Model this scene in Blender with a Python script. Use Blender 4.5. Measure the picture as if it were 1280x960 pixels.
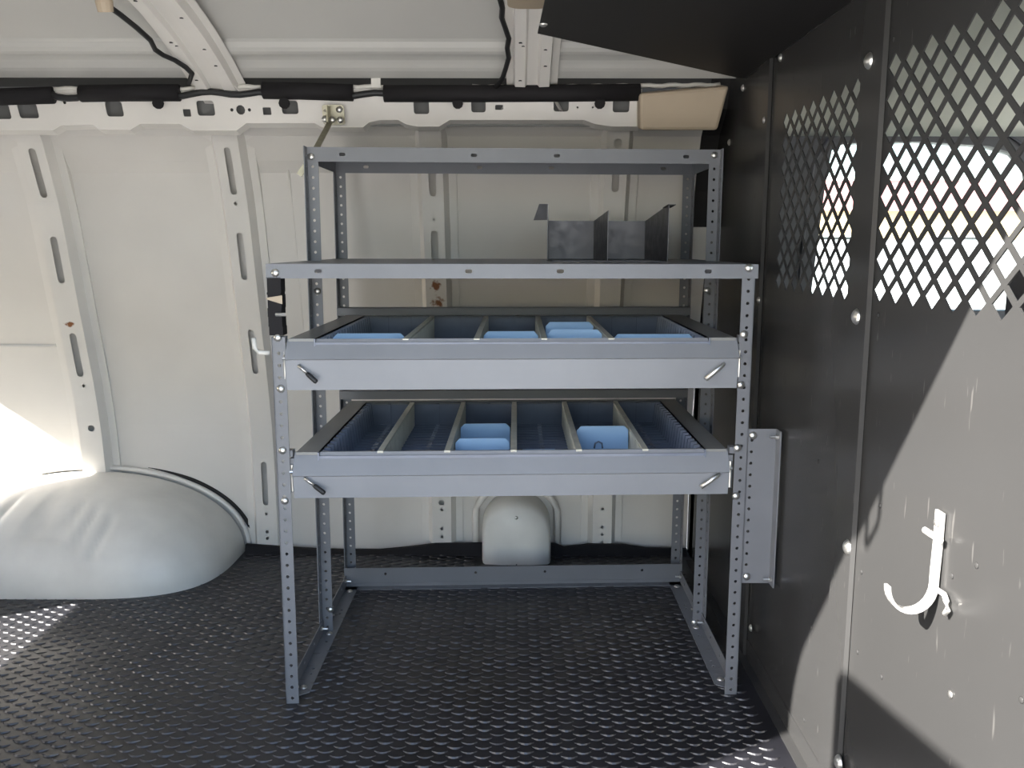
import bpy, bmesh, math, random
from mathutils import Vector, Matrix
random.seed(7)
for o in list(bpy.data.objects): bpy.data.objects.remove(o)
scene = bpy.context.scene
COL = scene.collection

# ------------------------------------------------------------------ camera
FPX = 1100.44                       # focal length in pixels of a 1280 x 960 frame
PITCH, YAW, ROLL = .1561, -.0045, .0020
CAM = Vector((.5024, 0, .9952))
FWD = Vector((math.sin(YAW)*math.cos(PITCH), math.cos(YAW)*math.cos(PITCH), -math.sin(PITCH)))
_rt = Vector((math.cos(YAW), -math.sin(YAW), 0)); _up = _rt.cross(FWD)
RT = math.cos(ROLL)*_rt + math.sin(ROLL)*_up
UP = -math.sin(ROLL)*_rt + math.cos(ROLL)*_up
cd = bpy.data.cameras.new('camera'); cam = bpy.data.objects.new('camera', cd); COL.objects.link(cam)
cd.sensor_width = 36; cd.lens = FPX/1280*36; cd.clip_start = .02; cd.clip_end = 300
M = Matrix((RT, UP, -FWD)).transposed().to_4x4(); M.translation = CAM
cam.matrix_world = M
scene.camera = cam

def on(px, py, axis, val):
    """the point of the place seen at a photograph pixel, on the plane axis = val"""
    d = FWD + RT*((px-640)/FPX) - UP*((py-480)/FPX)
    return CAM + d*((val-CAM[axis])/d[axis])

# ------------------------------------------------------------------ sky, sun, exposure
SUN = Vector((1.714, 1.0, -1.33)).normalized()       # the way the sunlight travels
w = bpy.data.worlds.new('world'); scene.world = w; w.use_nodes = True
nt = w.node_tree; bg = nt.nodes['Background']
sky = nt.nodes.new('ShaderNodeTexSky'); sky.sky_type = 'NISHITA'; sky.sun_disc = False
sky.sun_elevation = math.asin(-SUN.z); sky.sun_rotation = math.atan2(-SUN.x, -SUN.y)
sky.air_density = 1.0; sky.dust_density = 1.5; sky.ozone_density = 1.0
nt.links.new(sky.outputs[0], bg.inputs[0]); bg.inputs[1].default_value = .27
sl = bpy.data.lights.new('sun', 'SUN'); sl.energy = 12.0; sl.angle = math.radians(.53); sl.color = (1, .965, .91)
so = bpy.data.objects.new('sun', sl); COL.objects.link(so)
so.rotation_euler = SUN.to_track_quat('-Z', 'Y').to_euler(); so.location = (-6, -4, 6)
vs = scene.view_settings
vs.view_transform = 'Standard'; vs.look = 'None'; vs.gamma = 1; vs.use_curve_mapping = False
vs.exposure = 1.42

# ------------------------------------------------------------------ materials
def mat(name, col, rough=.5, metal=0, spec=.5, var=0, vscale=6, bump=0, bscale=200, rvar=0, coat=0, dirt=None):
    m = bpy.data.materials.new(name); m.use_nodes = True
    n = m.node_tree.nodes; L = m.node_tree.links; b = n['Principled BSDF']
    b.inputs['Base Color'].default_value = (*col, 1); b.inputs['Roughness'].default_value = rough
    b.inputs['Metallic'].default_value = metal; b.inputs['Specular IOR Level'].default_value = spec
    b.inputs['Coat Weight'].default_value = coat; b.inputs['Coat Roughness'].default_value = .12
    tc = n.new('ShaderNodeNewGeometry')
    if var or rvar:
        t = n.new('ShaderNodeTexNoise'); t.inputs['Scale'].default_value = vscale; t.inputs['Detail'].default_value = 6
        L.new(tc.outputs['Position'], t.inputs['Vector'])
    if var:
        r = n.new('ShaderNodeMapRange'); r.inputs[1].default_value = .3; r.inputs[2].default_value = .7
        r.inputs[3].default_value = 1-var; r.inputs[4].default_value = 1+var
        L.new(t.outputs['Fac'], r.inputs[0])
        mx = n.new('ShaderNodeMix'); mx.data_type = 'RGBA'; mx.blend_type = 'MULTIPLY'; mx.inputs[0].default_value = 1
        mx.inputs[6].default_value = (*col, 1); L.new(r.outputs[0], mx.inputs[7])
        L.new(mx.outputs[2], b.inputs['Base Color'])
    if rvar:
        r2 = n.new('ShaderNodeMapRange'); r2.inputs[1].default_value = .3; r2.inputs[2].default_value = .7
        r2.inputs[3].default_value = rough-rvar; r2.inputs[4].default_value = rough+rvar
        L.new(t.outputs['Fac'], r2.inputs[0]); L.new(r2.outputs[0], b.inputs['Roughness'])
    if bump:
        t2 = n.new('ShaderNodeTexNoise'); t2.inputs['Scale'].default_value = bscale; t2.inputs['Detail'].default_value = 3
        L.new(tc.outputs['Position'], t2.inputs['Vector'])
        bp = n.new('ShaderNodeBump'); bp.inputs['Strength'].default_value = bump; bp.inputs['Distance'].default_value = .002
        L.new(t2.outputs['Fac'], bp.inputs['Height']); L.new(bp.outputs[0], b.inputs['Normal'])
    if dirt:                     # stains with a place and a shape of their own: (point, radius, colour)
        src = b.inputs['Base Color'].links[0].from_socket if b.inputs['Base Color'].links else None
        tn = n.new('ShaderNodeTexNoise'); tn.inputs['Scale'].default_value = 60; tn.inputs['Detail'].default_value = 5
        L.new(tc.outputs['Position'], tn.inputs['Vector'])
        for p, rad, c in dirt:
            vm = n.new('ShaderNodeVectorMath'); vm.operation = 'DISTANCE'; vm.inputs[1].default_value = p
            L.new(tc.outputs['Position'], vm.inputs[0])
            a = n.new('ShaderNodeMapRange'); a.inputs[1].default_value = 0; a.inputs[2].default_value = rad
            a.inputs[3].default_value = .62; a.inputs[4].default_value = 0; L.new(vm.outputs['Value'], a.inputs[0])
            ad = n.new('ShaderNodeMath'); ad.operation = 'ADD'; L.new(a.outputs[0], ad.inputs[0]); L.new(tn.outputs['Fac'], ad.inputs[1])
            s = n.new('ShaderNodeMapRange'); s.inputs[1].default_value = .78; s.inputs[2].default_value = .95; L.new(ad.outputs[0], s.inputs[0])
            mx = n.new('ShaderNodeMix'); mx.data_type = 'RGBA'; L.new(s.outputs[0], mx.inputs[0])
            if src: L.new(src, mx.inputs[6])
            else: mx.inputs[6].default_value = (*col, 1)
            mx.inputs[7].default_value = (*c, 1); src = mx.outputs[2]
        L.new(src, b.inputs['Base Color'])
    return m

RUST = (.22, .09, .035)
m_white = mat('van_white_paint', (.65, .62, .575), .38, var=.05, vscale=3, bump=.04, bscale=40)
m_rib = mat('rib_white_paint', (.68, .65, .605), .36, var=.05, vscale=5, dirt=[
    (on(545, 357, 1, 2.655), .030, RUST), (on(546, 377, 1, 2.665), .034, RUST), (on(86, 406, 1, 2.678), .022, RUST),
    (on(112, 598, 1, 2.72), .03, (.42, .30, .16))])
m_arch = mat('wheel_arch_paint', (.66, .65, .61), .42, var=.07, vscale=9, bump=.05, bscale=60, dirt=[
    (on(302, 700, 1, 2.62), .045, (.40, .31, .2)), (on(135, 640, 1, 2.45), .06, (.50, .45, .38))])
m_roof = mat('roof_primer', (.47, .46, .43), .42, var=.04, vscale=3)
m_rubber = mat('black_ribbed_rubber', (.013, .013, .0165), .40, spec=.55, var=.35, vscale=4, rvar=.10)
m_ridge = mat('paler_rubber_ridge', (.030, .029, .032), .33, spec=.6, var=.4, vscale=5)  # slightly paler rubber than the mat
m_grey = mat('grey_powder_coat', (.155, .160, .174), .42, var=.05, vscale=12, bump=.05, bscale=500)
m_tray = mat('grey_tray_paint', (.225, .233, .252), .40, var=.05, vscale=8)
m_tub = mat('slate_plastic', (.155, .175, .225), .24, spec=.5, var=.10, vscale=14)
m_rail = mat('putty_plastic', (.56, .54, .455), .45, var=.10, vscale=30)
m_rim = mat('grey_rim_plastic', (.22, .22, .21), .40, var=.08)
m_blue = mat('blue_plastic_card', (.30, .47, .68), .35, var=.04)
m_galv = mat('galvanised_sheet', (.085, .082, .088), .38, metal=.7, var=.12, vscale=40, rvar=.08)
m_zinc = mat('zinc_steel', (.62, .61, .58), .28, metal=.9)
m_olive = mat('yellow_zinc_steel', (.34, .32, .24), .40, metal=.7, var=.15, vscale=60)
m_black = mat('black_satin_paint', (.035, .0345, .0340), .24, spec=.12, var=.05, vscale=2)
m_blackm = mat('black_matt_paint', (.018, .017, .017), .5, spec=.2)
m_foam = mat('black_foam', (.012, .011, .012), .75, spec=.25)
m_wire = mat('black_conduit', (.012, .012, .013), .5)
m_tan = mat('tan_plastic', (.40, .325, .235), .6, var=.04)
m_lining = mat('cab_headliner', (.58, .58, .48), .85)
m_pillar = mat('dark_trim_plastic', (.025, .025, .027), .5)
m_seat = mat('charcoal_seat_cloth', (.05, .05, .055), .85, bump=.2, bscale=400)
m_steel = mat('bright_hook_steel', (.80, .78, .74), .22, metal=.6)
m_conc = mat('light_concrete', (.48, .465, .44), .85, var=.12, vscale=.7)
m_bwhite = mat('white_render', (.75, .74, .70), .8)
m_bred = mat('red_fascia', (.72, .30, .32), .6)
m_byel = mat('yellow_ochre_render', (.76, .56, .30), .8)
m_carw = mat('white_car_paint', (.78, .79, .80), .2, coat=.5)
m_tyre = mat('tyre_rubber', (.02, .02, .02), .8)
m_darkglass = mat('dark_car_glass', (.03, .035, .04), .06)
m_wirew = mat('white_sleeve', (.62, .60, .55), .5)
m_shell = mat('outer_white_paint', (.72, .72, .70), .3)

def glass():
    m = bpy.data.materials.new('window_glass'); m.use_nodes = True
    n = m.node_tree.nodes; L = m.node_tree.links; n.remove(n['Principled BSDF'])
    t = n.new('ShaderNodeBsdfTransparent'); t.inputs[0].default_value = (.86, .91, .88, 1)
    g = n.new('ShaderNodeBsdfGlossy'); g.inputs['Roughness'].default_value = .02
    f = n.new('ShaderNodeFresnel'); f.inputs[0].default_value = 1.45
    mx = n.new('ShaderNodeMixShader'); L.new(f.outputs[0], mx.inputs[0]); L.new(t.outputs[0], mx.inputs[1]); L.new(g.outputs[0], mx.inputs[2])
    L.new(mx.outputs[0], n['Material Output'].inputs[0]); return m
m_glass = glass()

def scratch(m):                 # thin pale scuffs worn into the paint of the partition
    n = m.node_tree.nodes; L = m.node_tree.links; b = n['Principled BSDF']
    g = n.new('ShaderNodeNewGeometry')
    acc = None
    for rot, sc, th in ((.9, (3, 60, 9), .70), (-.35, (3, 75, 7), .72), (1.35, (3, 50, 5), .73)):
        mp = n.new('ShaderNodeMapping'); mp.inputs['Rotation'].default_value = (rot, 0, 0); mp.inputs['Scale'].default_value = sc
        L.new(g.outputs['Position'], mp.inputs[0])
        t = n.new('ShaderNodeTexNoise'); t.inputs['Scale'].default_value = 1.6; t.inputs['Detail'].default_value = 2
        L.new(mp.outputs[0], t.inputs['Vector'])
        r = n.new('ShaderNodeMapRange'); r.inputs[1].default_value = th+.012; r.inputs[2].default_value = th+.05; L.new(t.outputs['Fac'], r.inputs[0])
        if acc is None: acc = r.outputs[0]
        else:
            a = n.new('ShaderNodeMath'); a.operation = 'MAXIMUM'; L.new(acc, a.inputs[0]); L.new(r.outputs[0], a.inputs[1]); acc = a.outputs[0]
    src = b.inputs['Base Color'].links[0].from_socket
    mx = n.new('ShaderNodeMix'); mx.data_type = 'RGBA'; L.new(src, mx.inputs[6]); mx.inputs[7].default_value = (.11, .105, .10, 1)
    s = n.new('ShaderNodeMath'); s.operation = 'MULTIPLY'; s.inputs[1].default_value = .45; L.new(acc, s.inputs[0]); L.new(s.outputs[0], mx.inputs[0])
    L.new(mx.outputs[2], b.inputs['Base Color'])
scratch(m_black)

# ------------------------------------------------------------------ mesh helpers
SHEAR = .048                        # the rack stands slightly racked: its right side is set deeper
def rackpt(p): return Vector((p[0], p[1]+SHEAR*p[0], p[2]))

class MB:
    def __init__(s, f=None): s.v = []; s.f = []; s.fn = f
    def add(s, vs, fs):
        b = len(s.v); s.v += [Vector(p) for p in vs]; s.f += [tuple(b+i for i in q) for q in fs]
    def box(s, x0, x1, y0, y1, z0, z1):
        s.add([(x0,y0,z0),(x1,y0,z0),(x1,y1,z0),(x0,y1,z0),(x0,y0,z1),(x1,y0,z1),(x1,y1,z1),(x0,y1,z1)],
              [(0,3,2,1),(4,5,6,7),(0,1,5,4),(1,2,6,5),(2,3,7,6),(3,0,4,7)])
    def hexa(s, a, b):              # two quads of four points joined
        s.add(list(a)+list(b), [(3,2,1,0),(4,5,6,7),(0,1,5,4),(1,2,6,5),(2,3,7,6),(3,0,4,7)])
    def bar(s, p, q, w, h, up=(0,0,1)):
        p = Vector(p); q = Vector(q); d = (q-p).normalized(); u = d.cross(Vector(up)).normalized()*w/2; v = u.cross(d).normalized()*h/2
        s.hexa([p-u-v,p+u-v,p+u+v,p-u+v], [q-u-v,q+u-v,q+u+v,q-u+v])
    def sheet(s, prof, x0, x1, th=.002, axis=0):   # an open (y,z) profile swept along X, given a thickness
        n = len(prof); off = []
        for i in range(n):
            a = Vector(prof[max(i-1,0)]); b = Vector(prof[min(i+1,n-1)]); d = (b-a); d = d.normalized() if d.length else Vector((1,0))
            off.append((prof[i][0]-d[1]*th, prof[i][1]+d[0]*th))
        P = lambda x, q: (x, q[0], q[1]) if axis == 0 else (q[0], x, q[1])
        vs = []
        for x in (x0, x1):
            vs += [P(x, q) for q in prof] + [P(x, q) for q in off]
        fs = []; k = 2*n
        for i in range(n-1):
            fs += [(i,i+1,k+i+1,k+i), (n+i,k+n+i,k+n+i+1,n+i+1), (i,n+i,n+i+1,i+1), (k+i,k+i+1,k+n+i+1,k+n+i)]
        fs += [(0,k,k+n,n), (n-1,2*n-1,k+2*n-1,k+n-1)]
        s.add(vs, fs)
    def tube(s, path, r, n=8, cap=True):
        path = [Vector(p) for p in path]; vs = []; fs = []; m = len(path)
        rr = r if isinstance(r, (list, tuple)) else [r]*m
        for i, p in enumerate(path):
            d = (path[min(i+1,m-1)]-path[max(i-1,0)]).normalized()
            ref = Vector((0,0,1)) if abs(d.z) < .9 else Vector((0,1,0))
            u = d.cross(ref).normalized(); v = u.cross(d)
            vs += [p+(u*math.cos(2*math.pi*k/n)+v*math.sin(2*math.pi*k/n))*rr[i] for k in range(n)]
        for i in range(m-1):
            for k in range(n): fs.append((i*n+k, i*n+(k+1)%n, (i+1)*n+(k+1)%n, (i+1)*n+k))
        if cap: fs += [tuple(range(n-1,-1,-1)), tuple((m-1)*n+k for k in range(n))]
        s.add(vs, fs)
    def lathe(s, prof, base, axis, n=10):    # prof: (radius, height)
        a = Vector(axis).normalized(); ref = Vector((0,0,1)) if abs(a.z) < .9 else Vector((0,1,0))
        u = a.cross(ref).normalized(); v = a.cross(u); b = Vector(base); vs = []; fs = []
        for r, h in prof: vs += [b+a*h+(u*math.cos(2*math.pi*k/n)+v*math.sin(2*math.pi*k/n))*r for k in range(n)]
        for i in range(len(prof)-1):
            for k in range(n): fs.append((i*n+k, (i+1)*n+k, (i+1)*n+(k+1)%n, i*n+(k+1)%n))
        fs += [tuple(range(n)), tuple((len(prof)-1)*n+n-1-k for k in range(n))]
        s.add(vs, fs)
    def plate(s, outer, holes, to3, th):     # a flat or mapped 2-D plate with holes; to3(u, v, depth)
        loops = [outer]+list(holes)
        bm = bmesh.new(); tri = []
        for l in loops:
            vv = [bm.verts.new((p[0], p[1], 0)) for p in l]
            for i in range(len(vv)): bm.edges.new((vv[i], vv[(i+1) % len(vv)]))
        bm.verts.index_update()
        bmesh.ops.triangle_fill(bm, use_beauty=True, use_dissolve=False, edges=bm.edges[:])
        tri = [tuple(v.index for v in f.verts) for f in bm.faces]; bm.free()
        pts = [p for l in loops for p in l]; n = len(pts)
        vs = [to3(p[0], p[1], 0) for p in pts]+[to3(p[0], p[1], th) for p in pts]
        fs = []
        for t in tri:
            a, b, c = (Vector(pts[i]).to_2d() for i in t)
            t = tuple(t) if (b-a).cross(c-a) > 0 else tuple(t)[::-1]
            fs += [t, tuple(n+i for i in t[::-1])]
        o = 0
        for l in loops:
            m = len(l)
            for i in range(m): a = o+i; b = o+(i+1) % m; fs.append((a, n+a, n+b, b))
            o += m
        s.add(vs, fs)
    def perf(s, o, u, v, length, width, nrm, pitch=.0254, r=.0036, th=.0022, start=.0127, n=8):
        """a strip with a row of round holes: origin o, along u, across v, thickness along nrm"""
        o = Vector(o); u = Vector(u); v = Vector(v); t = Vector(nrm)*th
        cells = []; a = start-pitch/2
        if a > 1e-4: cells.append((0, a, False))
        while a+pitch <= length+1e-6: cells.append((a, a+pitch, True)); a += pitch
        if length-a > 1e-4: cells.append((a, length, False))
        for a, b, hole in cells:
            c = (a+b)/2; hw = width/2; sq = [(b,hw),(b,0),(c,0)] ; 
            if not hole:
                q = [o+u*a, o+u*b, o+u*b+v*width, o+u*a+v*width]
                s.hexa(q, [p+t for p in q]); continue
            ring = [(b,hw),(b,width),(c,width),(a,width),(a,hw),(a,0),(c,0),(b,0)]
            out = [o+u*p[0]+v*p[1] for p in ring]
            inn = [o+u*(c+r*math.cos(math.pi/4*k))+v*(hw+r*math.sin(math.pi/4*k)) for k in range(8)]
            vs = out+inn+[p+t for p in out]+[p+t for p in inn]; fs = []
            for k in range(8):
                j = (k+1) % 8
                fs += [(k,j,8+j,8+k), (16+k,24+k,24+j,16+j), (8+k,8+j,24+j,24+k)]
                if k in (1,2,5,6): fs.append((k,16+k,16+j,j))
            s.add(vs, fs)
    def build(s, name, m, parent=None, smooth=False, base=None, bevel=0, recalc=True):
        vs = [s.fn(p) for p in s.v] if s.fn else s.v
        off = Vector(parent['_o']) if parent is not None and '_o' in parent else None
        if off is None:
            if base is None:
                xs = [p.x for p in vs]; ys = [p.y for p in vs]; zs = [p.z for p in vs]
                base = ((min(xs)+max(xs))/2, (min(ys)+max(ys))/2, min(zs))
            off = Vector(base)
        me = bpy.data.meshes.new(name)
        me.from_pydata([p-off for p in vs], [], s.f)
        if recalc:
            bm = bmesh.new(); bm.from_mesh(me); bmesh.ops.recalc_face_normals(bm, faces=bm.faces); bm.to_mesh(me); bm.free()
        me.materials.append(m)
        if smooth:
            for p in me.polygons: p.use_smooth = True
        o = bpy.data.objects.new(name, me); COL.objects.link(o)
        if parent is not None: o.parent = parent
        else: o.location = off
        o['_o'] = tuple(off)
        if bevel:
            b = o.modifiers.new('bevel', 'BEVEL'); b.width = bevel; b.segments = 2; b.limit_method = 'ANGLE'
        return o

def tag(o, label=None, cat=None, group=None, kind=None):
    if label: o['label'] = label
    if cat: o['category'] = cat
    if group: o['group'] = group
    if kind: o['kind'] = kind
    return o
def empty(name, loc, label=None, cat=None, group=None, kind=None):
    o = bpy.data.objects.new(name, None); COL.objects.link(o); o.location = loc; o['_o'] = tuple(loc)
    o.empty_display_size = .05
    return tag(o, label, cat, group, kind)
def inst(name, mesh, parent, loc, quat=None):
    o = bpy.data.objects.new(name, mesh); COL.objects.link(o); o.parent = parent
    o.location = Vector(loc)-Vector(parent['_o']); o['_o'] = tuple(loc)
    if quat is not None: o.rotation_mode = 'QUATERNION'; o.rotation_quaternion = quat
    return o
def proto(mb, m, name, smooth=False):
    me = bpy.data.meshes.new(name); me.from_pydata(mb.v, [], mb.f)
    bm = bmesh.new(); bm.from_mesh(me); bmesh.ops.recalc_face_normals(bm, faces=bm.faces); bm.to_mesh(me); bm.free()
    me.materials.append(m)
    if smooth:
        for p in me.polygons: p.use_smooth = True
    return me
def q_to(d): return Vector((0,0,1)).rotation_difference(Vector(d).normalized())
def rrect(x0, x1, y0, y1, r, n=4):
    r = min(r, (x1-x0)/2-1e-5, (y1-y0)/2-1e-5); p = []
    for cx, cy, a0 in ((x1-r,y1-r,0),(x0+r,y1-r,90),(x0+r,y0+r,180),(x1-r,y0+r,270)):
        for k in range(n+1):
            a = math.radians(a0+90*k/n); p.append((cx+r*math.cos(a), cy+r*math.sin(a)))
    return p
def circ(x, y, r, n=10): return [(x+r*math.cos(2*math.pi*k/n), y+r*math.sin(2*math.pi*k/n)) for k in range(n)]

b = MB(); b.lathe([(.0085,0),(.0085,.0012),(.0068,.0032),(.0042,.0048),(.0012,.0056)], (0,0,0), (0,0,1), 12)
BOLT = proto(b, m_zinc, 'bolt_head', True)
b = MB(); b.lathe([(.0052,-.003),(.0052,.004)], (0,0,0), (0,0,1), 6); b.lathe([(.0028,0),(.0028,.016)], (0,0,0), (0,0,1), 8)
NUT = proto(b, m_zinc, 'nut')
b = MB(); b.lathe([(.0135,0),(.0135,.002),(.0105,.006),(.006,.0085),(.0015,.0095)], (0,0,0), (0,0,1), 14)
SCREW = proto(b, m_zinc, 'screw_head', True)
b = MB(); b.lathe([(.0055,0),(.005,.002),(.0025,.0032)], (0,0,0), (0,0,1), 8)
RIVET = proto(b, m_zinc, 'small_rivet', True)
b = MB(); b.lathe([(.0045,0),(.0040,.001),(.0022,.0018)], (0,0,0), (0,0,1), 8)
DRIVET = proto(b, m_black, 'dark_rivet', True)

# ------------------------------------------------------------------ shell of the van
PROF = [(0,2.765),(.12,2.766),(.25,2.764),(.41,2.752),(.55,2.728),(.67,2.702),(.80,2.668),(.96,2.632),(1.08,2.603),(1.20,2.570),(1.30,2.520),(1.40,2.45),(1.46,2.42)]
def wallY(z):                       # inner face of the ribs on the far side wall
    for (z0,y0),(z1,y1) in zip(PROF, PROF[1:]):
        if z <= z1: return y0+(y1-y0)*(z-z0)/(z1-z0)
    return PROF[-1][1]
XP = 1.07                           # the partition
XR = -1.95                          # the rear doors
YN = .75                            # the near side wall with its open door

floor = MB(); floor.box(XR, XP, YN, 2.825, -.03, 0)
floor = tag(floor.build('floor', m_rubber), 'black rubber mat with rows of crescent tread on the van floor', None, None, 'structure')
# crescent tread
rb = MB()
SEG = 5
def ridge(cx, cy):
    vs = []; fs = []
    W2 = .0165; jx = random.uniform(-.0008,.0008); hz = random.uniform(.0022,.0034)
    for k in range(SEG+1):
        t = -1+2*k/SEG; x = cx+jx+W2*t; y = cy+.0085*t*t*.9; tt = .0030*(1-.55*abs(t)**3)
        vs += [(x, y-tt, 0), (x, y-tt*.25, hz*(1-.6*t**4)), (x, y+tt*1.1, 0)]
    for k in range(SEG):
        a = 3*k; fs += [(a,a+3,a+4,a+1), (a+1,a+4,a+5,a+2)]
    rb.add(vs, fs)
row = 0; y = 1.30
while y < 2.745:
    x = -1.10 + (.0285 if row % 2 else 0)
    while x < XP-.055:
        inarch = x < -.37 and ((abs((x+.868)/.488))**3.9 + (max(0,(2.775-y))/.414)**3.9) < 1
        seen = abs((x-CAM.x)/(y*.99+.155)) < .66
        if seen and not inarch and not (.375 < x < .635 and y > 2.64): ridge(x, y)
        x += .057
    y += .0163; row += 1
tag(rb.build('tread_ridges', m_ridge, floor, recalc=False), 'rows of raised crescent ridges', kind='stuff')
# the mat's edge, turned up a little against the wall
e = MB(); pts = [(-.378,.030),(-.20,.018),(-.05,.010),(.05,.012),(.15,.022),(.24,.034),(.36,.036),(.385,.036),(.63,.036),(.66,.024),(.74,.034),(.85,.034),(.93,.022),(1.06,.02)]
for (xa,za),(xb,zb) in zip(pts, pts[1:]):
    e.hexa([(xa,2.735,0),(xb,2.735,0),(xb,2.762,0),(xa,2.762,0)], [(xa,2.750,za),(xb,2.750,zb),(xb,2.763,zb),(xa,2.763,za)])
e.build('mat_edge', m_foam, floor)

# far side wall: skin, ribs, rail
wl = MB()
SK = .038
prof = [(wallY(z/40*1.30)+SK, z/40*1.30) for z in range(41)]
prof = [(y-.006 if z > 1.215 else y, z) for y, z in prof]
prof += [(2.515,1.335),(2.54,1.36),(2.57,1.41)]
wl.sheet(prof, XR, XP+.0, .004)
wall = wl.build('wall_far', m_white, smooth=False)
tag(wall, 'white painted steel side wall of the van with pressed ribs', None, None, 'structure')
md = wall.modifiers.new('smooth', 'BEVEL'); md.width = .001; md.segments = 1
# a pressed swage line low on the rear bay and one under the rail
sw = MB(); yv = wallY(.684)+SK
sw.tube([(-1.9,yv-.001,.684),(-.915,yv-.001,.684)], .0065, 8); sw.build('swage_line', m_white, wall, True)
for i, (xa, xb) in enumerate(((-.79,-.385),(-.235,.18),(.335,.70),(.85,1.06))):
    s2 = MB(); zc = 1.222; s2.tube([(xa,wallY(zc)+SK+.000,zc),(xb,wallY(zc)+SK+.000,zc)], .005, 6); s2.build('swage_line', m_white, wall, True)
# panel seam
s2 = MB(); s2.tube([(-.155, wallY(z)+SK-.001, z) for z in (1.22,1.1,.95,.8,.65)], .0035, 6); s2.build('panel_seam', m_white, wall, True)

def rib(xc, zlo, slots, holes, fw=.034, sw_=.014, fl=.022):
    """a pressed hat rib with long slots, following the wall"""
    mb = MB()
    zs = sorted(set([zlo, 1.315] + [round(zlo+(1.315-zlo)*k/16, 4) for k in range(17)]))
    # drop levels that would cut a slot
    lv = [z for z in zs if not any(a-.012 < z < b_+.012 for a, b_, *_ in slots)]
    for a, b_, *_ in slots: lv += [a-.014, b_+.014]
    lv = sorted(set(round(z,4) for z in lv))
    lv = [z for i, z in enumerate(lv) if i == 0 or z-lv[i-1] > .004]
    for z0, z1 in zip(lv, lv[1:]):
        y0, y1 = wallY(z0), wallY(z1)
        def to3(u, v, d, z0=z0, z1=z1, y0=y0, y1=y1):
            t = (v-z0)/(z1-z0); return (xc+u, y0+(y1-y0)*t+d, v)
        hs = []
        for a, b_, hw, dx in slots:
            if a >= z0-1e-3 and b_ <= z1+1e-3: hs.append(rrect(dx-hw, dx+hw, a, b_, hw, 5))
        for hx, hz, hr in holes:
            if z0+hr < hz < z1-hr and not any(a-.005 < hz < b_+.005 and abs(hx-dx) < .02 for a, b_, hw, dx in slots): hs.append(circ(hx, hz, hr, 8))
        mb.plate([(-fw,z0),(fw,z0),(fw,z1),(-fw,z1)], hs, to3, .0015)
        for s in (-1, 1):
            a0 = (xc+s*fw, y0, z0); a1 = (xc+s*fw, y1, z1)
            b0 = (xc+s*(fw+sw_), y0+SK-.010, z0); b1 = (xc+s*(fw+sw_), y1+SK-.010, z1)
            c0 = (xc+s*(fw+sw_+fl), y0+SK-.009, z0); c1 = (xc+s*(fw+sw_+fl), y1+SK-.009, z1)
            e = Vector((0,.0015,0))
            for p, q, r, t in ((a0,b0,b1,a1),(b0,c0,c1,b1)):
                P = [Vector(k) for k in (p,q,r,t)]; mb.hexa(P, [k+e for k in P])
            g0 = (c0[0]+s*.002, y0+SK+.002, z0); g1 = (c1[0]+s*.002, y1+SK+.002, z1)
            P = [Vector(k) for k in (c0,g0,g1,c1)]; mb.hexa(P, [k+Vector((-s*.0015,0,0)) for k in P])
    return mb.build('wall_rib', m_rib, wall)
def slot_px(xc, pts, hw):
    out = []
    for (ya, yb, xa, xb) in pts:
        pa = None
        z = []
        for px, py in ((xa,ya),(xb,yb)):
            p = on(px, py, 0, xc); z.append(p.z)
        out.append((min(z), max(z), hw, 0))
    return out
R1 = slot_px(-.86, [(185,247,37,53),(296,354,68,80),(416,471,93,101)], .0105)
R2 = slot_px(-.31, [(181,243,274,290),(291,350,296,306),(412,467,313,320),(577,630,330,334)], .0095)
R3 = slot_px(.262, [(176,188,532,532),(208,242,534,536),(288,330,540,541)], .0105)
R4 = slot_px(.785, [(177,188,769,769),(205,241,768,767)], .0105)
def dots(xc, pys): return [(0, on(640+(xc-.5)*400, py, 1, 2.74).z, .0055) for py in pys]
rib(-.86, .255, R1, [(.004,on(104,482,0,-.86).z,.0055),(.006,on(108,537,0,-.86).z,.011),(-.018,on(64,332,0,-.86).z,.003)], .036)
rib(-.31, .012, R2, [(0,on(291,254,0,-.31).z,.0055),(0,on(303,357,0,-.31).z,.0055)]+dots(-.31, (645,657,668,676)), .034)
rib(.262, .03, R3, [(0,on(538,273,0,.262).z,.0035),(0,on(553,625,0,.262).z,.010)]+dots(.26, (640,654,664,674,683)), .031)
rib(.785, .03, R4, [(0,on(756,621,0,.785).z,.010)]+dots(.78, (639,652,662,671,681)), .031)

# upper rail with punched holes and a scalloped lower edge
YR = 2.395
def rp(px, py): p = on(px, py, 1, YR); return (p.x, p.z)
low = [(-60,160),(60,161),(72,155),(112,154),(120,160),(158,160),(172,153),(222,153),(236,161),(292,161),(306,152),(392,152),(400,157),(452,157),(460,151),(474,148),(497,148),(506,153),(520,156),(548,156),(562,148),(730,148),(744,153),(766,156),(800,156)]
outer = [rp(*p) for p in low]+[rp(802,112), rp(-60,112)]
hol = []
for x0,x1,y0,y1,r in ((-8,10,130,148,3),(22,45,129,147,3),(132,152,127,145,3),(228,237,136,145,1),(246,267,126,144,3),(328,338,134,143,1),(352,372,126,142,3),(517,536,124,142,3),(589,607,124,140,3),(619,629,131,137,1),(692,711,124,139,3),(766,787,124,140,3)):
    a = rp(x0,y1); c = rp(x1,y0); hol.append(rrect(a[0],c[0],a[1],c[1],r*.0022,3))
for x,y,r in ((300,137,5.5),(289,137,2),(311,137,2),(81,128,2),(722,134,1.2),(741,134,1.2)):
    c = rp(x,y); hol.append(circ(c[0],c[1],r*.0022,10))
rl = MB(); rl.plate(outer, hol, lambda u,v,d: (u, YR+(1.36-v)*.35+d, v), .002)
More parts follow.
